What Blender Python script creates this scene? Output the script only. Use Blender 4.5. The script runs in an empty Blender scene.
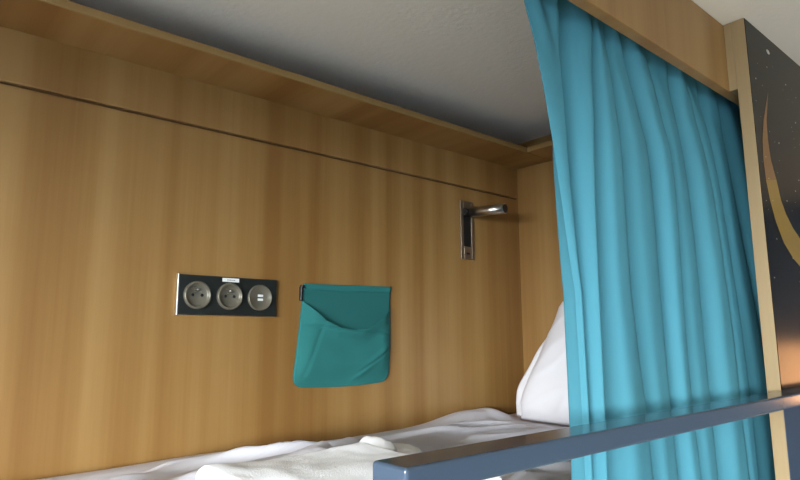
import bpy, bmesh, math, random
from mathutils import Vector, Matrix, noise
random.seed(7)
S = bpy.context.scene
COL = S.collection
PI = math.pi
Z0 = 1.94            # eye height above the floor: geometry below is measured from the eye, +x along the bunk, +y to the panelled wall

# ------------------------------------------------------------------ camera
_a = Vector((708, -94, -600)).normalized()
_h = Vector((1, 0.003, 0))
_z = _a.cross(_h).normalized()
if _z.y < 0: _z = -_z
_y = _z.cross(_a)
R = Matrix((_a, _y, _z))          # rows: world axes seen in camera axes
cam_d = bpy.data.cameras.new('camera'); cam = bpy.data.objects.new('camera', cam_d); COL.objects.link(cam)
cam_d.sensor_width = 36; cam_d.lens = 27.0; cam_d.clip_start = 0.01
cam.matrix_world = Matrix.Translation((0, 0, Z0)) @ R.to_4x4()
S.camera = cam
EYE = (0, 0, Z0)

# ------------------------------------------------------------------ light and exposure
S.view_settings.view_transform = 'Standard'; S.view_settings.look = 'None'
S.view_settings.gamma = 1; S.view_settings.use_curve_mapping = False
S.view_settings.exposure = 1.72
w = bpy.data.worlds.new('world'); S.world = w; w.use_nodes = True
w.node_tree.nodes['Background'].inputs[0].default_value = (0.62, 0.78, 1.0, 1)
w.node_tree.nodes['Background'].inputs[1].default_value = 1.5
WIN = dict(x=-1.5, y0=-2.1, y1=0.45, z0=-1.1, z1=0.26)
def area(name, loc, rot, sx, sy, power, color):
    l = bpy.data.lights.new(name, 'AREA'); l.shape = 'RECTANGLE'; l.size = sx; l.size_y = sy
    l.energy = power; l.color = color
    o = bpy.data.objects.new(name, l); COL.objects.link(o); o.location = loc; o.rotation_euler = rot
    return o
# daylight arriving through the window (area light stands outside like the patch of sky the window sees)
_p = Vector((-3.6, -1.6, Z0 + .95)); _t = Vector((.8, .45, Z0 - .25))
area('window_daylight', _p, (_t - _p).to_track_quat('-Z', 'Y').to_euler(), 4.2, 2.2, 800, (0.88, 0.95, 1.0))

# ------------------------------------------------------------------ helpers
def obj(name, bm, mats, parent=None, origin=None, smooth=False):
    """link a bmesh given in eye coordinates as ONE mesh object with its origin at origin (eye coordinates)"""
    bmesh.ops.recalc_face_normals(bm, faces=bm.faces)
    if origin is None:
        xs = [v.co for v in bm.verts]
        if parent is None:
            origin = (sum(c.x for c in xs) / len(xs), sum(c.y for c in xs) / len(xs), min(c.z for c in xs))
        else:
            origin = parent['_o']
    origin = Vector(origin)
    for v in bm.verts: v.co -= origin
    me = bpy.data.meshes.new(name); bm.to_mesh(me); bm.free()
    if not isinstance(mats, (list, tuple)): mats = [mats]
    for m in mats: me.materials.append(m)
    if smooth:
        for p in me.polygons: p.use_smooth = True
    o = bpy.data.objects.new(name, me); COL.objects.link(o)
    if parent:
        o.parent = parent; o.location = origin - Vector(parent['_o'])
    else:
        o.location = origin + Vector((0, 0, Z0))
    o['_o'] = list(origin)
    return o
def tag(o, label=None, cat=None, group=None, kind=None):
    if label: o['label'] = label
    if cat: o['category'] = cat
    if group: o['group'] = group
    if kind: o['kind'] = kind
    return o
def thing(name, label, cat, origin, group=None):
    o = bpy.data.objects.new(name, None); COL.objects.link(o); o.empty_display_size = 0.05
    o.location = Vector(origin) + Vector((0, 0, Z0)); o['_o'] = list(origin)
    return tag(o, label, cat, group)
def box(bm, x0, x1, y0, y1, z0, z1, bev=0.0, seg=2, mi=0):
    t = bmesh.new()
    bmesh.ops.create_cube(t, size=1)
    for v in t.verts:
        v.co = Vector(((x0 + x1) / 2 + v.co.x * (x1 - x0), (y0 + y1) / 2 + v.co.y * (y1 - y0), (z0 + z1) / 2 + v.co.z * (z1 - z0)))
    if bev > 0:
        bmesh.ops.bevel(t, geom=list(t.edges), offset=bev, segments=seg, affect='EDGES', profile=0.5)
    merge(bm, t, mi)
    return bm
def merge(bm, t, mi=0):
    mp = {v: bm.verts.new(v.co) for v in t.verts}
    for f in t.faces:
        try:
            nf = bm.faces.new([mp[v] for v in f.verts]); nf.material_index = mi; nf.smooth = f.smooth
        except ValueError: pass
    t.free()
def cyl(bm, p0, p1, r0, r1=None, n=32, mi=0, bev=0.0):
    r1 = r0 if r1 is None else r1
    p0 = Vector(p0); p1 = Vector(p1); d = p1 - p0; L = d.length
    t = bmesh.new()
    bmesh.ops.create_cone(t, cap_ends=True, segments=n, radius1=r0, radius2=r1, depth=L)
    if bev:
        es = [e for e in t.edges if all(len(f.verts) > 4 for f in e.link_faces[:1]) or any(len(f.verts) > 4 for f in e.link_faces)]
        bmesh.ops.bevel(t, geom=es, offset=bev, segments=2, affect='EDGES')
    M = Matrix.Translation((p0 + p1) / 2) @ d.to_track_quat('Z', 'Y').to_matrix().to_4x4()
    for v in t.verts: v.co = M @ v.co
    merge(bm, t, mi)
    return bm
def grid(bm, nu, nv, fn, mi=0, smooth=True, flip=False):
    vs = [[bm.verts.new(fn(i / nu, j / nv)) for j in range(nv + 1)] for i in range(nu + 1)]
    for i in range(nu):
        for j in range(nv):
            q = [vs[i][j], vs[i + 1][j], vs[i + 1][j + 1], vs[i][j + 1]]
            if flip: q.reverse()
            f = bm.faces.new(q); f.smooth = smooth; f.material_index = mi
    return vs
def lathe_y(bm, cx, cz, prof, n=40, mi=0):
    """profile of (radius, y) turned round the y axis through cx, cz"""
    rings = []
    for r, y in prof:
        if r < 1e-6: rings.append([bm.verts.new((cx, y, cz))])
        else: rings.append([bm.verts.new((cx + r * math.cos(2 * PI * k / n), y, cz + r * math.sin(2 * PI * k / n))) for k in range(n)])
    for a, b in zip(rings, rings[1:]):
        for k in range(n):
            k2 = (k + 1) % n
            if len(a) == 1 and len(b) == 1: continue
            if len(a) == 1: f = bm.faces.new((a[0], b[k], b[k2]))
            elif len(b) == 1: f = bm.faces.new((a[k], b[0], a[k2]))
            else: f = bm.faces.new((a[k], b[k], b[k2], a[k2]))
            f.smooth = True; f.material_index = mi
    return bm
def ray(x, y):
    return R @ Vector((x - 400, -(y - 240), -600))
def atY(x, y, D):
    v = ray(x, y); return v * (D / v.y)
def lerp(a, b, t): return a + (b - a) * t
def sstep(a, b, x):
    t = max(0.0, min(1.0, (x - a) / (b - a))); return t * t * (3 - 2 * t)
def interp(tab, t):
    tab = sorted(tab)
    if t <= tab[0][0]:
        (a, b), (c, d) = tab[0], tab[1]
    elif t >= tab[-1][0]:
        (a, b), (c, d) = tab[-2], tab[-1]
    else:
        for (a, b), (c, d) in zip(tab, tab[1:]):
            if a <= t <= c: break
    return b + (d - b) * (t - a) / (c - a)
def nz(x, y, z=0.0): return noise.noise(Vector((x, y, z)))

# ------------------------------------------------------------------ materials
def new_mat(name):
    m = bpy.data.materials.new(name); m.use_nodes = True
    return m, m.node_tree, m.node_tree.nodes['Principled BSDF']
def plain(name, col, rough=0.6, metal=0.0, spec=0.5, coat=0.0):
    m, nt, b = new_mat(name)
    b.inputs['Base Color'].default_value = (*col, 1); b.inputs['Roughness'].default_value = rough
    b.inputs['Metallic'].default_value = metal; b.inputs['Specular IOR Level'].default_value = spec
    b.inputs['Coat Weight'].default_value = coat
    return m
def wood(name, across, along, c0, c1, c2, rough=0.42):
    m, nt, b = new_mat(name); N = nt.nodes; L = nt.links
    tc = N.new('ShaderNodeNewGeometry')
    def ns(sa, sl, st, detail, off):
        mp = N.new('ShaderNodeMapping')
        sc = [st, st, st]; sc['XYZ'.index(across)] = sa; sc['XYZ'.index(along)] = sl
        mp.inputs['Scale'].default_value = sc; mp.inputs['Location'].default_value = (off, off * 2, off * 3)
        L.new(tc.outputs['Position'], mp.inputs['Vector'])
        n = N.new('ShaderNodeTexNoise'); n.inputs['Scale'].default_value = 1.0; n.inputs['Detail'].default_value = detail
        L.new(mp.outputs[0], n.inputs['Vector'])
        return n.outputs['Fac']
    band = ns(13, 0.25, 0.5, 1.0, 3.1)
    mid = ns(55, 0.9, 1, 2.0, 7.7)
    fine = ns(240, 5, 20, 3.0, 1.3)
    def mul(a, k):
        x = N.new('ShaderNodeMath'); x.operation = 'MULTIPLY'; L.new(a, x.inputs[0]); x.inputs[1].default_value = k; return x.outputs[0]
    def add(a, c):
        x = N.new('ShaderNodeMath'); x.operation = 'ADD'; L.new(a, x.inputs[0]); L.new(c, x.inputs[1]); return x.outputs[0]
    s = add(add(mul(band, 0.72), mul(mid, 0.18)), mul(fine, 0.10))
    r = N.new('ShaderNodeValToRGB'); L.new(s, r.inputs[0])
    e = r.color_ramp.elements; e[0].position = 0.36; e[0].color = (*c0, 1); e[1].position = 0.64; e[1].color = (*c2, 1)
    q = e.new(0.5); q.color = (*c1, 1)
    L.new(r.outputs[0], b.inputs['Base Color'])
    b.inputs['Roughness'].default_value = rough
    return m
BEECH = ((0.245, 0.118, 0.030), (0.305, 0.163, 0.048), (0.36, 0.208, 0.070))
M = {}
M['wood_back'] = wood('beech laminate grain upright', 'X', 'Z', *BEECH)
M['wood_end'] = wood('beech laminate end panel', 'Y', 'Z', *BEECH)
M['wood_shelf'] = wood('beech laminate shelf', 'X', 'Y', *BEECH)
M['wood_edge'] = wood('beech edge band', 'Z', 'X', (0.26, 0.15, 0.045), (0.30, 0.18, 0.058), (0.34, 0.21, 0.075))
M['wood_post'] = wood('pale beech edge', 'Y', 'Z', (0.30, 0.20, 0.095), (0.34, 0.235, 0.115), (0.38, 0.265, 0.13))
M['groove'] = plain('dark joint', (0.16, 0.075, 0.025), 0.8)
def ceiling_mat():
    m, nt, b = new_mat('matt white ceiling paint'); N = nt.nodes; L = nt.links
    b.inputs['Base Color'].default_value = (0.76, 0.74, 0.65, 1); b.inputs['Roughness'].default_value = 0.9
    g = N.new('ShaderNodeNewGeometry'); n = N.new('ShaderNodeTexNoise'); n.inputs['Scale'].default_value = 90; n.inputs['Detail'].default_value = 4
    L.new(g.outputs['Position'], n.inputs['Vector'])
    bp = N.new('ShaderNodeBump'); bp.inputs['Strength'].default_value = 0.25; bp.inputs['Distance'].default_value = 0.004
    L.new(n.outputs['Fac'], bp.inputs['Height']); L.new(bp.outputs[0], b.inputs['Normal'])
    return m
M['ceiling'] = ceiling_mat()
M['paint'] = plain('white wall paint', (0.62, 0.62, 0.60), 0.85)
M['paint_slate'] = plain('slate blue wall paint', (0.16, 0.19, 0.23), 0.8)
M['floor'] = wood('pale oak floor', 'Y', 'X', (0.42, 0.34, 0.25), (0.5, 0.41, 0.3), (0.56, 0.47, 0.36), 0.5)
def cloth(name, col, rough=0.85, wscale=900, sheen=0.2, bump=0.15, bd=0.0006, trans=0.0):
    m, nt, b = new_mat(name); N = nt.nodes; L = nt.links
    b.inputs['Base Color'].default_value = (*col, 1); b.inputs['Roughness'].default_value = rough
    b.inputs['Sheen Weight'].default_value = sheen; b.inputs['Specular IOR Level'].default_value = 0.2
    g = N.new('ShaderNodeNewGeometry'); n = N.new('ShaderNodeTexNoise'); n.inputs['Scale'].default_value = wscale; n.inputs['Detail'].default_value = 2
    L.new(g.outputs['Position'], n.inputs['Vector'])
    bp = N.new('ShaderNodeBump'); bp.inputs['Strength'].default_value = bump; bp.inputs['Distance'].default_value = bd
    L.new(n.outputs['Fac'], bp.inputs['Height']); L.new(bp.outputs[0], b.inputs['Normal'])
    if trans:
        t = N.new('ShaderNodeBsdfTranslucent'); t.inputs[0].default_value = (*col, 1)
        mx = N.new('ShaderNodeMixShader'); mx.inputs[0].default_value = trans
        L.new(b.outputs[0], mx.inputs[1]); L.new(t.outputs[0], mx.inputs[2]); L.new(mx.outputs[0], N['Material Output'].inputs[0])
    return m
M['curtain'] = cloth('turquoise curtain cloth', (0.068, 0.245, 0.305), sheen=0.0, trans=0.10)
M['pouch'] = cloth('teal pouch cloth', (0.026, 0.165, 0.155), sheen=0.0)
M['pouch_in'] = cloth('teal pouch lining', (0.022, 0.135, 0.125), sheen=0.0)
M['linen'] = cloth('white bed linen', (0.74, 0.72, 0.76), sheen=0.0)
M['pillow'] = cloth('white pillowcase', (0.80, 0.78, 0.80), sheen=0.0)
M['towel'] = cloth('white terry', (0.97, 0.975, 0.98), wscale=420, bump=0.35, bd=0.002, sheen=0.4)
M['mattress'] = cloth('mattress ticking', (0.6, 0.6, 0.6))
M['rail'] = plain('grey blue lacquered steel', (0.05, 0.073, 0.105), 0.15, 0.0, 0.35, 0.0)
M['plate'] = plain('anthracite plate', (0.018, 0.02, 0.018), 0.3)
M['plate_rim'] = plain('brushed aluminium rim', (0.62, 0.60, 0.52), 0.3, 1.0)
M['insert'] = plain('taupe metallic insert', (0.19, 0.17, 0.125), 0.32, 0.4)
M['hole'] = plain('black hole', (0.004, 0.004, 0.004), 0.7)
M['steel'] = plain('brushed nickel', (0.50, 0.46, 0.40), 0.28, 1.0)
M['bronze'] = plain('satin bronze plate', (0.26, 0.20, 0.14), 0.4, 0.8)
M['black'] = plain('black plastic', (0.01, 0.01, 0.01), 0.45)
M['sticker'] = plain('white sticker', (0.85, 0.84, 0.80), 0.5)
M['ink'] = plain('grey ink', (0.12, 0.12, 0.12), 0.6)
M['print_black'] = plain('black night sky print', (0.0012, 0.0014, 0.0012), 0.2, 0, 0.14)
M['print_gold'] = plain('golden crescent print', (0.30, 0.18, 0.02), 0.3)
M['print_rust'] = plain('rust crescent print', (0.22, 0.10, 0.018), 0.3)
M['print_star'] = plain('star print', (0.5, 0.5, 0.42), 0.3)
M['print_slate'] = plain('slate panel laminate', (0.05, 0.075, 0.115), 0.6, 0, 0.05)

# ------------------------------------------------------------------ the setting
CZ = 0.620; K = 1.077; PF = .3925; FZ = -1.94; XL = -1.5; XR = 3.2; YF = -2.2; YB = 1.19; XE = 1.526
def struct(name, bm, m): return tag(obj(name, bm, m), kind='structure')
struct('floor', box(bmesh.new(), XL - .1, XR + .1, YF - .1, YB + .12, FZ - .1, FZ), M['floor'])
struct('ceiling', box(bmesh.new(), XL - .1, XR + .1, YF - .1, YB + .12, CZ, CZ + .1), M['ceiling'])
struct('wall_back', box(bmesh.new(), XL, XR, YB + .018, YB + .12, FZ, CZ), M['paint'])
struct('wall_front', box(bmesh.new(), XL, XR, YF - .1, YF, FZ, CZ), M['paint_slate'])
struct('wall_right', box(bmesh.new(), XR, XR + .1, YF - .1, YB + .12, FZ, CZ), M['paint_slate'])
b = bmesh.new()
W = WIN
box(b, XL - .12, XL, YF - .1, W['y0'], FZ, CZ); box(b, XL - .12, XL, W['y1'], YB + .12, FZ, CZ)
box(b, XL - .12, XL, W['y0'], W['y1'], FZ, W['z0']); box(b, XL - .12, XL, W['y0'], W['y1'], W['z1'], CZ)
struct('wall_left', b, M['paint'])
b = bmesh.new(); t_ = .05
box(b, XL - .09, XL - .03, W['y0'], W['y0'] + t_, W['z0'], W['z1']); box(b, XL - .09, XL - .03, W['y1'] - t_, W['y1'], W['z0'], W['z1'])
box(b, XL - .09, XL - .03, W['y0'] + t_, W['y1'] - t_, W['z0'], W['z0'] + t_); box(b, XL - .09, XL - .03, W['y0'] + t_, W['y1'] - t_, W['z1'] - t_, W['z1'])
ym = (W['y0'] + W['y1']) / 2; box(b, XL - .09, XL - .03, ym - .03, ym + .03, W['z0'] + t_, W['z1'] - t_)
wf = struct('window_1', b, M['paint'])
def glass():
    m, nt, bb = new_mat('window glass'); N = nt.nodes; L = nt.links
    t = N.new('ShaderNodeBsdfTransparent'); g = N.new('ShaderNodeBsdfGlossy'); g.inputs['Roughness'].default_value = 0.02
    mx = N.new('ShaderNodeMixShader'); mx.inputs[0].default_value = 0.06
    L.new(t.outputs[0], mx.inputs[1]); L.new(g.outputs[0], mx.inputs[2]); L.new(mx.outputs[0], N['Material Output'].inputs[0])
    return m
M['glass'] = glass()
for ya, yb in ((W['y0'] + t_, ym - .03), (ym + .03, W['y1'] - t_)):
    obj('pane', box(bmesh.new(), XL - .063, XL - .057, ya, yb, W['z0'] + t_, W['z1'] - t_), M['glass'], wf)

# beech panelling round the bunk: two boards on the long wall with a joint between, one on the end wall
GZ = 0.4355
struct('wall_bunk', box(bmesh.new(), XL, XE, YB, YB + .018, -1.3, GZ - .003, 0.0015, 1), M['wood_back'])
struct('trim_1', box(bmesh.new(), XL, XE, YB, YB + .018, GZ + .003, CZ, 0.0015, 1), M['wood_back'])
struct('trim_2', box(bmesh.new(), XL, XE, YB + .010, YB + .018, GZ - .003, GZ + .003), M['groove'])
struct('wall_end', box(bmesh.new(), XE, XE + .02, PF + .0232, YB + .018, FZ, CZ), M['wood_end'])

# ------------------------------------------------------------------ cornice shelf under the ceiling
SZ0, SZ1 = .535, .550
sh = thing('cornice_shelf', 'long narrow beech shelf running along the top of the panelled wall below the ceiling', 'shelf', (0, YB, SZ0))
obj('shelf_board', box(bmesh.new(), XL, XE - .001, 1.056, YB - .0005, SZ0, SZ1), M['wood_shelf'], sh)
obj('edge_band', box(bmesh.new(), XL, XE - .128, 1.052, 1.056, SZ0, SZ1, .0008, 1), M['wood_edge'], sh)
sh2 = thing('cornice_shelf', 'short beech shelf crossing the end wall below the ceiling above the pillow', 'shelf', (XE, .8, SZ0))
obj('shelf_board', box(bmesh.new(), XE - .124, XE - .0005, .46, 1.0515, SZ0, SZ1), M['wood_end'], sh2)
obj('edge_band', box(bmesh.new(), XE - .128, XE - .124, .46, 1.0515, SZ0, SZ1, .0008, 1), M['wood_edge'], sh2)

# ------------------------------------------------------------------ pelmet over the curtain
PB = .478
tag(obj('pelmet', box(bmesh.new(), -1.2, XE - .001, .400 * K, .400 * K + .019, PB, CZ - .001, .0008, 1), M['wood_back']),
    'beech pelmet board hanging from the ceiling above the turquoise curtain', 'pelmet')

# ------------------------------------------------------------------ partition panel with the print on its outer face
PX = 1.233
pt = thing('partition_panel', 'tall partition panel with pale beech edge beside the curtain, outer face black with a golden crescent', 'partition', (PX, PF + .011, FZ))
obj('core', box(bmesh.new(), PX + .002, 2.1, PF + .001, PF + .023, FZ, CZ - .001), M['wood_post'], pt)
obj('edge_band', box(bmesh.new(), PX, PX + .002, PF, PF + .023, FZ, CZ - .001, .0006, 1), M['wood_post'], pt)
obj('spacer_block', box(bmesh.new(), PX, PX + .06, PF + .0232, .400 * K - .0002, PB, CZ - .001, .0006, 1), M['wood_post'], pt)
b = bmesh.new()
box(b, PX + .003, 2.1, PF - .0005, PF + .001, -.098 * K, CZ - .001, mi=0)
def crescent(pts, mi, y):
    vs = [(bm_v(p[0], p[1], y), bm_v(p[0] + p[2], p[1] + p[3], y)) for p in pts]
    for (a, c), (d, e) in zip(vs, vs[1:]):
        f = b.faces.new((a, c, e, d)); f.material_index = mi
def bm_v(x, z, y): return b.verts.new((x, y, z))
outer = [(768, 92), (763.5, 120), (762.5, 140), (763.5, 160), (766, 180), (770, 200), (776, 222), (784, 243), (793, 258), (803, 270)]
inner = [(768, 92), (766.5, 120), (768, 140), (771, 160), (776.5, 180), (781, 200), (786, 214), (793, 228), (801, 240), (808, 247)]
def xz(p): v = atY(p[0], p[1], PF - .0008); return v.x, v.z
pts = []
for o_, i_ in zip(outer, inner):
    (xa, za), (xb, zb) = xz(o_), xz(i_); pts.append((xa, za, xb - xa, zb - za))
# carry the arc on past the frame, as a circle-like sweep
la = pts[-1]; 
for k in range(1, 8):
    a = k * .12; pts.append((la[0] + .07 * k + .02, la[1] - .06 * math.sin(a * 1.6) - .012 * k, .004 * (8 - k), .07 - .008 * k))
crescent(pts[:5], 2, PF - .0008); crescent(pts[4:], 1, PF - .0008)
for k in range(90):
    x = random.uniform(PX + .01, 1.7); z = random.uniform(.08, .57) if k % 3 else random.uniform(-.02, .57)
    r = random.choice((.0008, .0011, .0015, .0007)); 
    f = b.faces.new([b.verts.new((x + r * 1.7 * math.cos(q * PI / 3), PF - .0009, z + r * math.sin(q * PI / 3))) for q in range(6)]); f.material_index = 3
m_ = xz((768, 52))
f = b.faces.new([b.verts.new((m_[0] + .010 * math.cos(q * PI / 5), PF - .0009, m_[1] + .005 * math.sin(q * PI / 5))) for q in range(10)]); f.material_index = 3

obj('printed_sheet', b, [M['print_black'], M['print_gold'], M['print_rust'], M['print_star']], pt)
obj('lower_sheet', box(bmesh.new(), PX + .003, 2.1, PF - .0005, PF + .001, -1.2, -.100 * K), M['print_slate'], pt)

# ------------------------------------------------------------------ curtain
CY = .452 * K
raw = [   # each fold line of the cloth as picture points, turned into places on the curtain's plane
    [(525, 0), (552, 150), (573, 290), (577, 400), (581, 480)],
    [(552, 0), (561, 150), (574, 290), (578, 400), (582, 480)],
    [(583, 0), (586, 150), (590, 290), (593, 400), (595, 480)],
    [(596, 10), (612, 150), (623, 290), (636, 400), (642, 480)],
    [(610, 30), (642, 150), (656, 290), (665, 400), (672, 480)],
    [(636, 45), (660, 150), (672, 290), (683, 400), (690, 480)],
    [(657, 55), (678, 150), (693, 290), (704, 400), (712, 480)],
    [(674, 65), (697, 150), (716, 290), (731, 400), (741, 480)],
    [(690, 75), (709, 150), (729, 290), (745, 400), (754, 480)],
    [(708, 85), (725, 150), (748, 290), (766, 400), (777, 480)],
    [(730, 95), (744, 150), (760, 290), (779, 400), (791, 480)]]
tabs = []
for k, e in enumerate(raw):
    tb = []
    for p in e:
        v = atY(p[0] - (5 if k > 1 and p[1] > 100 else 0), p[1], CY); tb.append((v.z, v.x))
    tabs.append(tb)
amp = [.004, .024, .027, .023, .032, .024, .031, .021, .017, .026, .016]
def edges_at(z):
    zc = max(-.26, min(.54, z))
    xs = [interp(t, zc) for t in tabs]
    for i in range(1, len(xs)): xs[i] = max(xs[i], xs[i - 1] + .004)
    xs.append(min(xs[-1] + .06, XE - .03)); xs.append(XE - .012)
    return xs
def curtain_pt(u, v):
    z = lerp(.560, -.36, v)
    xs = edges_at(z)
    n = len(xs) - 1
    s = u * n; i = min(n - 1, int(s)); t = s - i
    x = lerp(xs[i], xs[i + 1], t)
    A = (amp + [.006, .005])[i]
    if i == 0:
        y = -.004 * (1 - t) + -.012 * t      # turned hem strip
        y -= .002 * math.sin(t * PI)
    else:
        # hollow just after a fold line, round ridge before the next one
        y = A * (math.cos(PI * sstep(0, .72, t)) if t < .72 else -math.cos(PI * sstep(.72, 1.0, t)))
        nx = (xs[i + 1] - xs[i])
        x += .25 * nx * sstep(.55, .9, t) * (1 - sstep(.9, 1.0, t)) * 0.9
    if i == 1: y = lerp(-.010, A, sstep(0, .35, t)) if t < .35 else lerp(A, -A, sstep(.35, .8, t)) if t < .8 else lerp(-A, A, sstep(.8, 1, t))
    k = lerp(.55, 1.0, 1 - sstep(.25, .50, z))
    y = y * k
    y += .0035 * nz(x * 9, z * 2.2, 4) + .0015 * nz(x * 30, z * 5, 9) + .004 * math.sin(z * 7 + x * 8) * (1 - sstep(0, .4, z))
    # bunched gathers just under the header
    y += .004 * math.sin(s * 9 + z * 30) * sstep(.38, .52, z)
    return Vector((x, CY + y, z))
b = bmesh.new(); grid(b, 420, 90, curtain_pt)
cu = obj('curtain', b, M['curtain'], smooth=True)
so = cu.modifiers.new('thickness', 'SOLIDIFY'); so.thickness = .0012; so.offset = 0
tag(cu, 'pleated turquoise curtain hanging behind the guard rail and covering the head end of the bunk', 'curtain')
b = bmesh.new()
cyl(b, (-.6, CY, .585), (XE - .001, CY, .585), .009)
cr = obj('curtain_rod', b, M['steel'], smooth=True); tag(cr, 'metal curtain rod hidden behind the beech pelmet', 'rod')

# ------------------------------------------------------------------ bunk base and mattress
bb = thing('bunk_base', 'beech upper bunk platform fixed to the panelled wall under the mattress', 'bunk bed', (.3, .8, -.46))
obj('side_board', box(bmesh.new(), -.62, XE - .001, .420, .440, -.50, -.375, .001, 1), M['wood_back'], bb)
obj('foot_board', box(bmesh.new(), -.64, -.62, .420, YB - .001, -.50, -.375, .001, 1), M['wood_end'], bb)
obj('platform', box(bmesh.new(), -.62, XE - .001, .440, YB - .001, -.46, -.435), M['wood_shelf'], bb)
b = bmesh.new(); box(b, -.60, XE - .004, .535, YB - .004, -.435, -.263, .03, 4)
tag(obj('mattress', b, M['mattress'], smooth=True), 'white mattress lying on the upper bunk platform beneath the white bedding', 'mattress')

# white bedding: flat over the mattress, ruffled along the wall, one soft mound by the pillow
def duvet_pt(u, v):
    x = lerp(-.60, XE - .006, u); y = lerp(.525, YB - .0045, v)
    z = -.240 + .012 * sstep(.55, .95, y)
    z += .008 * nz(x * 3.1, y * 4.3, 1) + .003 * nz(x * 9, y * 12, 2) * (1 - sstep(1.02, 1.12, y))
    # long creases running with the bed
    d = abs(nz(x * 2.6 + .4 * math.sin(y * 9), y * 13 + x * 3.0, 5)); z += .016 * math.exp(-(d * 6) ** 2) * sstep(.5, .62, y) * (1 - sstep(1.02, 1.12, y))
    d = abs(nz(x * 5 + 3, y * 20 - x * 5, 8)); z += .007 * math.exp(-(d * 6) ** 2) * sstep(.1, .35, x) * (1 - sstep(.75, 1.0, x)) * (1 - sstep(1.02, 1.12, y))
    # ridge of ruffled sheet behind the towel
    q = math.exp(-((y - (.93 + .10 * (x - .55))) / .05) ** 2) * sstep(.20, .45, x) * (1 - sstep(.72, .98, x)); z += .020 * q
    q = math.exp(-((y - (1.02 + .05 * math.sin(x * 6))) / .035) ** 2) * sstep(.35, .6, x) * (1 - sstep(.95, 1.15, x)); z += .010 * q
    # low turned edge along the wall
    q = math.exp(-((y - 1.12) / .045) ** 2); z += .006 * q * (1 - sstep(1.0, 1.1, x))
    z -= .022 * sstep(1.15, YB, y)
    # mound near the pillow
    q = math.exp(-((y - 1.125) / .06) ** 2) * sstep(.98, 1.20, x) * (1 - sstep(1.27, 1.40, x)); z += .036 * q
    z -= .012 * (1 - sstep(.525, .550, y)) ** 2
    # pressed down under the towel and under the pillow
    z = lerp(z, min(z, -.2325), sstep(.27, .32, x) * (1 - sstep(.60, .65, x)) * (1 - sstep(.80, .84, y)))
    z = lerp(z, min(z, -.2300), sstep(1.22, 1.28, x) * (1 - sstep(1.06, 1.12, y)))
    z = lerp(z, min(z, -.2245), sstep(.62, .68, x) * (1 - sstep(.75, .80, x)) * sstep(.74, .79, y) * (1 - sstep(.92, .96, y)))
    z = max(z, -.250)
    return Vector((x, y, z))
b = bmesh.new(); grid(b, 260, 150, duvet_pt)
dv = obj('duvet', b, M['linen'], smooth=True)
so = dv.modifiers.new('thickness', 'SOLIDIFY'); so.thickness = .008; so.offset = -1
tag(dv, 'crumpled white duvet spread over the upper bunk mattress along the panelled wall', 'duvet')

# ------------------------------------------------------------------ pillow leaning in the corner
def on(px, py, X): v = ray(px, py); return v * (X / v.x)
PLEFT = []
for p in ((507, 417), (508.5, 405), (512.5, 393), (522, 374), (530, 357), (540, 337), (548, 318), (552, 307), (557, 300), (567, 296)):
    v = on(p[0], p[1], lerp(1.30, 1.395, (417 - p[1]) / 121)); PLEFT.append((v.z, v.y))
PTOP = max(p[0] for p in PLEFT)
def pillow_side(sgn):
    def fn(u, v):
        a = u * 2 - 1; c = v * 2 - 1
        # squircle-free outline: trapezoid, wide at the bottom
        zz = lerp(-.226, PTOP + .03, v)
        yl = interp(PLEFT[:-1] + [(PTOP, PLEFT[-1][1] - .02), (PTOP + .03, .80)], zz)
        yr = interp([(-.23, .60), (-.1, .575), (.05, .59), (.10, .64), (.13, .70)], zz)
        y = lerp(yl, yr, u)
        th = .062 * (max(0, 1 - abs(a) ** 2.6) ** .55) * (max(0, 1 - abs(c) ** 2.4) ** .6)
        lean = lerp(1.355, 1.432, v)
        cr = .006 * nz(y * 9 + zz * 6, zz * 10 - y * 5, 3) + .004 * math.exp(-abs(nz(y * 7 + zz * 9, y * 3 - zz * 2, 6)) * 8)
        x = lean + sgn * (th + (cr if th > .01 else 0))
        return Vector((min(x, XE - .004), y, zz))
    return fn
b = bmesh.new(); grid(b, 60, 50, pillow_side(-1)); grid(b, 60, 50, pillow_side(1), flip=True)
bmesh.ops.remove_doubles(b, verts=b.verts, dist=.0008)
pw = obj('pillow', b, M['pillow'], smooth=True)
tag(pw, 'white pillow propped upright against the beech end wall beside the curtain', 'pillow')
pw_bm = bmesh.new()
def flange(u, v):
    zz = lerp(-.215, .02, u)
    yl = interp(PLEFT, zz)
    wd = .022 * math.sin(PI * min(1, u * 1.0 + .12)) 
    y = yl - .012 + (wd + .012) * v
    return Vector((lerp(1.355, 1.432, (zz + .226) / .37) - .006 * (1 - v) + .003 * math.sin(u * 14) - .004, y, zz))
grid(pw_bm, 30, 6, flange)
fl = obj('pillowcase_flap', pw_bm, M['pillow'], pw, smooth=True)
so = fl.modifiers.new('thickness', 'SOLIDIFY'); so.thickness = .002

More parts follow.
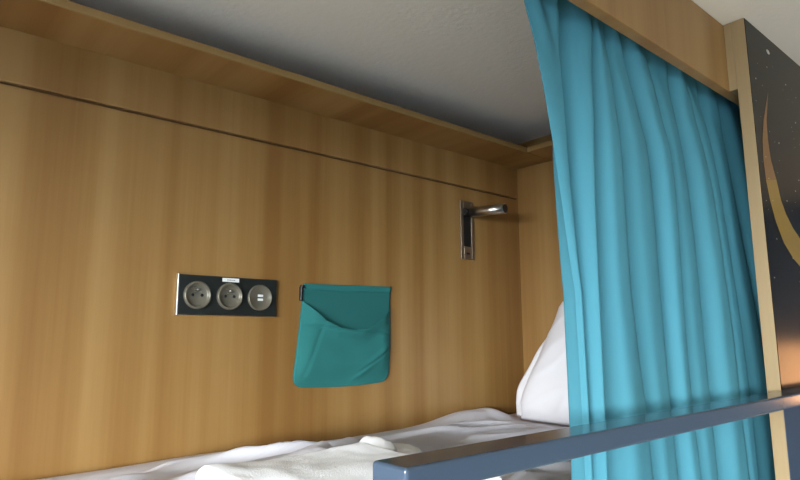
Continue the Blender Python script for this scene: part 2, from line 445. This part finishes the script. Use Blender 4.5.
# ------------------------------------------------------------------ towels on the bedding
def slab(bm, x0, x1, y0, y1, z0, z1, rot, c, r, seed, seg=5):
    t = bmesh.new(); nx, ny = 46, 30
    def surf(top):
        def fn(u, v):
            x = lerp(x0, x1, u); y = lerp(y0, y1, v)
            dx = min(x - x0, x1 - x); dy = min(y - y0, y1 - y); d = min(dx, dy)
            h = (z1 - z0) / 2; k = min(1, d / r); e = math.sqrt(max(0, 1 - (1 - k) ** 2))
            z = (z0 + z1) / 2 + (h * e if top else -h * e)
            if top: z += .006 * nz(x * 7, y * 7, seed) * k + .002 * nz(x * 30, y * 30, seed)
            q = Vector((x, y, 0)) - Vector((c[0], c[1], 0)); ca, sa = math.cos(rot), math.sin(rot)
            return Vector((c[0] + q.x * ca - q.y * sa, c[1] + q.x * sa + q.y * ca, z))
        return fn
    # denser near the rim
    def ease(f): return lambda u, v: f(.5 - .5 * math.cos(PI * u), .5 - .5 * math.cos(PI * v))
    grid(t, nx, ny, ease(surf(True))); grid(t, nx, ny, ease(surf(False)), flip=True)
    bmesh.ops.remove_doubles(t, verts=t.verts, dist=.0003)
    for f in t.faces: f.smooth = True
    merge(bm, t)
tw = thing('folded_towel', 'thick folded white bath towel on the duvet, left of the guard rail end', 'towel', (.47, .68, -.228))
for k in range(3):
    b = bmesh.new(); slab(b, .325, .600 - .004 * k, .50, .79 - .006 * k, -.230 + .021 * k, -.206 + .021 * k, .02, (.48, .66), .009, 3 + k)
    obj('towel_layer', b, M['towel'], tw)
def bead(bm, c, rx, ry, rz, seed):
    t = bmesh.new(); bmesh.ops.create_uvsphere(t, u_segments=28, v_segments=18, radius=1)
    for v in t.verts:
        p = v.co.copy(); q = Vector([math.copysign(abs(a) ** .8, a) for a in p])
        v.co = Vector((c[0] + q.x * rx, c[1] + q.y * ry, c[2] + q.z * rz)) + p * .002 * nz(p.x * 3, p.y * 3, seed)
    for f in t.faces: f.smooth = True
    merge(bm, t)
b = bmesh.new(); bead(b, (.690, .868, -.199), .014, .05, .022, 2)
tag(obj('rolled_washcloth', b, M['towel']), 'small rolled white cloth touching the right end of the folded bath towel', 'washcloth', 'rolled white cloths beside the towel')
b = bmesh.new(); bead(b, (.728, .842, -.205), .019, .045, .015, 5)
tag(obj('rolled_washcloth', b, M['towel']), 'small rolled white cloth just above the rail end, right of the other rolled cloth', 'washcloth', 'rolled white cloths beside the towel')

# ------------------------------------------------------------------ guard rail
gr = thing('guard_rail', 'grey blue lacquered steel guard rail running along the front edge of the upper bunk', 'guard rail', (.306, .371, -.49))
b = bmesh.new(); box(b, .306, 2.05, .3505, .3925, -.1185, -.0970, .0035, 4)
obj('top_bar', b, M['rail'], gr, smooth=False)
b = bmesh.new(); box(b, .306, .348, .3505, .3925, -.49, -.1180, .0035, 4)
obj('upright', b, M['rail'], gr)
obj('bracket', box(bmesh.new(), .308, .346, .3925, .4198, -.48, -.39, .001, 1), M['rail'], gr)

# ------------------------------------------------------------------ socket panel
sx0, sx1, sz0, sz1 = .4365, .6575, .0430, .1240
cxs = [.4765, .5455, .6145]; cz = .0825
sp = thing('socket_panel', 'dark panel on the beech wall with two power sockets and a double charging port', 'socket', (.5485, YB, sz0))
b = bmesh.new(); box(b, sx0 + .002, sx1 - .002, YB - .0095, YB - .0005, sz0 + .001, sz1 - .001, .0015, 2)
obj('faceplate', b, M['plate'], sp)
b = bmesh.new()
box(b, sx0, sx0 + .0024, YB - .0100, YB, sz0, sz1, .0006, 1)
box(b, sx0, sx1, YB - .0080, YB, sz0 - .0006, sz0 + .001, .0004, 1)
obj('metal_rim', b, M['plate_rim'], sp)
fy = YB - .0095
for i, cx in enumerate(cxs):
    if i < 2:
        b = bmesh.new()
        lathe_y(b, cx, cz, [(.0280, fy + .0), (.0278, fy - .0050), (.0268, fy - .0068), (.0250, fy - .0072), (.0232, fy - .0064), (.0225, fy - .0030), (.0200, fy - .0012), (.0, fy - .0008)])
        so_ = obj('socket_outlet', b, M['insert'], sp)
        b = bmesh.new()
        for dx in (-.0095, .0095): cyl(b, (cx + dx, fy - .0018, cz), (cx + dx, fy - .0008, cz), .0030, n=16)
        obj('pin_hole', b, M['hole'], so_, smooth=True)
        b = bmesh.new(); cyl(b, (cx, fy - .0008, cz + .0110), (cx, fy - .0075, cz + .0110), .0024, n=16, bev=.0006)
        obj('earth_pin', b, M['steel'], so_, smooth=True)
        b = bmesh.new()
        box(b, cx - .009, cx - .002, fy - .0022, fy - .0008, cz + .0145, cz + .0156); box(b, cx - .006, cx + .009, fy - .0022, fy - .0008, cz + .0060, cz + .0070)
        obj('moulded_mark', b, M['steel'], so_)
    else:
        b = bmesh.new()
        lathe_y(b, cx, cz, [(.0280, fy + .001), (.0278, fy - .0040), (.0268, fy - .0056), (.0258, fy - .0058), (.0245, fy - .0036), (.0, fy - .0034)])
        so_ = obj('charging_port', b, M['insert'], sp)
        for dz in (-.0042, .0042):
            b = bmesh.new(); box(b, cx - .0062, cx + .0062, fy - .0042, fy - .0033, cz + dz - .0024, cz + dz + .0024, .0002, 1); po = obj('port_slot', b, M['sticker'], so_)
b = bmesh.new(); box(b, .5285, .5655, fy - .0006, fy, .1125, .1205)
st = obj('sticker', b, M['sticker'], sp); st['label'] = 'small white sticker with faint grey print'
b = bmesh.new()
xx = .539
for wd in (.0025, .0018, .003, .0015, .0022, .0028): box(b, xx, xx + wd, fy - .0008, fy - .0006, .1158, .1173); xx += wd + .0007
obj('print', b, M['ink'], st)

# ------------------------------------------------------------------ reading light
rl = thing('reading_light', 'slim wall reading light with brushed metal swing arm folded out of its recessed plate', 'reading light', (1.277, YB, .2195))
px0, px1, pz0, pz1 = 1.251, 1.308, .2195, .3925
b = bmesh.new()
box(b, px0, px0 + .012, YB - .005, YB, pz0, pz1, .0008, 1); box(b, px1 - .012, px1, YB - .005, YB, pz0, pz1, .0008, 1)
box(b, px0 + .012, px1 - .012, YB - .005, YB, pz1 - .022, pz1, .0008, 1); box(b, px0 + .012, px1 - .012, YB - .005, YB, pz0, pz0 + .038, .0008, 1)
obj('wall_plate', b, M['bronze'], rl)
obj('recess', box(bmesh.new(), px0 + .011, px1 - .011, YB - .0018, YB - .0003, pz0 + .036, pz1 - .020), M['hole'], rl)
obj('switch', box(bmesh.new(), 1.270, 1.285, YB - .0075, YB - .0045, .234, .239, .0006, 1), M['black'], rl)
b = bmesh.new(); cyl(b, (px0 + .010, YB - .010, .3585), (px1 - .010, YB - .010, .3585), .010, n=24)
obj('hinge', b, M['black'], rl, smooth=False)
tip = on(505, 208.5, 1.305)
b = bmesh.new(); a0 = Vector((1.282, YB - .012, .3585)); cyl(b, a0, tip, .0145, n=36)
ar = obj('arm', b, M['steel'], rl)
for p in ar.data.polygons: p.use_smooth = len(p.vertices) == 4
dd = (tip - a0).normalized()
b = bmesh.new(); cyl(b, tip, tip + dd * .002, .0125, n=30); obj('lens', b, M['black'], ar)

# ------------------------------------------------------------------ hanging pouch
po_ = thing('storage_pouch', 'teal fabric pouch with a slack front pocket hanging flat on the beech wall', 'pouch', (.85, YB, -.11))
pz = lambda v: lerp(-.1125, .1195, v)
def outline(u, v):
    """u 0..1 left to right, v 0..1 bottom to top, corners rounded at the bottom"""
    z = pz(v)
    xl = lerp(.700, .727, v ** .8); xr = lerp(.978, .985, v)
    if v < .12:
        k = (1 - math.sqrt(max(0, 1 - (1 - v / .12) ** 2))) * .026; xl += k; xr -= k
    zz = z + (.006 * u if v > .5 else .004 * u) * v
    zz += .004 * math.sin(u * PI) * (1 - v) * -1
    return lerp(xl, xr, u), zz
def mouth(u):  # height fraction of the slack pocket edge
    return interp([(0, .83), (.10, .74), (.22, .64), (.36, .575), (.5, .55), (.66, .555), (.76, .60), (.88, .68), (1, .77)], u)
def back_pt(u, v):
    x, z = outline(u, v)
    y = YB - .004 - .0012 * math.sin(u * PI) * v
    return Vector((x, y, z))
b = bmesh.new(); grid(b, 50, 50, back_pt)
bk = obj('back_panel', b, M['pouch_in'], po_, smooth=True); so = bk.modifiers.new('thickness', 'SOLIDIFY'); so.thickness = .002; so.offset = 0
def front_pt(u, v):
    v2 = v * mouth(u)
    x, z = outline(u, v2)
    edge = min(1, min(u, 1 - u) / .14); edge = math.sin(edge * PI / 2)
    bt = sstep(0, .25, v2)
    y = YB - .0065 - .012 * edge * bt
    y -= .013 * math.exp(-((v - 1) / .16) ** 2) * edge * math.sin(PI * min(1, max(0, u)))   # rolled lip falling open
    # hem seam and creases
    hem = lerp(.60, .50, u)
    if u < .99: y += .0035 * math.exp(-((v2 - hem) / .011) ** 2) * edge
    y += .004 * math.exp(-(((v2 - (.08 + .62 * (u - .55))) / .025) ** 2)) * sstep(.55, .7, u) * edge * .8
    y -= .004 * math.exp(-(((v2 - (.02 + .80 * (u - .52))) / .05) ** 2)) * sstep(.5, .7, u) * edge
    y += .003 * math.exp(-(((u - (.18 + .25 * (v2 - .5))) / .02) ** 2)) * edge * (v2 > .1) * .5
    y -= .003 * nz(x * 14, z * 14, 5)
    return Vector((x, y, z))
b = bmesh.new(); grid(b, 80, 90, front_pt)
fp = obj('front_pocket', b, M['pouch'], po_, smooth=True); so = fp.modifiers.new('thickness', 'SOLIDIFY'); so.thickness = .0015; so.offset = 0
b = bmesh.new()
def hem_pt(u, v):
    x, z = outline(u, lerp(.935, 1.0, v)); return Vector((x, YB - .0060 - .002 * math.sin(PI * v) , z))
grid(b, 40, 8, hem_pt)
hm = obj('top_hem', b, M['pouch'], po_, smooth=True); so = hm.modifiers.new('thickness', 'SOLIDIFY'); so.thickness = .003; so.offset = 1
b = bmesh.new(); box(b, .7165, .7215, YB - .011, YB - .002, .080, .112, .001, 1)
box(b, .7185, .7275, YB - .011, YB - .002, .108, .116, .001, 1)
obj('clip', b, M['black'], po_)

# ------------------------------------------------------------------ wall lamp at the far end of the room
wl = thing('wall_lamp', 'small wall lamp with glowing warm shade on the far slate wall', 'lamp', (XR, -.12, -.28))
def em(name, col, s):
    m, nt, bb_ = new_mat(name); bb_.inputs['Emission Color'].default_value = (*col, 1); bb_.inputs['Emission Strength'].default_value = s
    bb_.inputs['Base Color'].default_value = (.8, .7, .5, 1); return m
M['shade'] = em('lit lampshade', (1.0, .45, .17), 2.6)
b = bmesh.new(); cyl(b, (XR - .16, -.12, -.28), (XR - .16, -.12, -.04), .11, .075, n=40); obj('lamp_shade', b, M['shade'], wl)
obj('wall_mount', box(bmesh.new(), XR - .02, XR, -.16, -.08, -.22, -.10, .003, 1), M['steel'], wl)
b = bmesh.new(); cyl(b, (XR - .02, -.12, -.16), (XR - .16, -.12, -.16), .008, n=16); obj('lamp_arm', b, M['steel'], wl)
for o in bpy.data.objects:
    if '_o' in o: del o['_o']
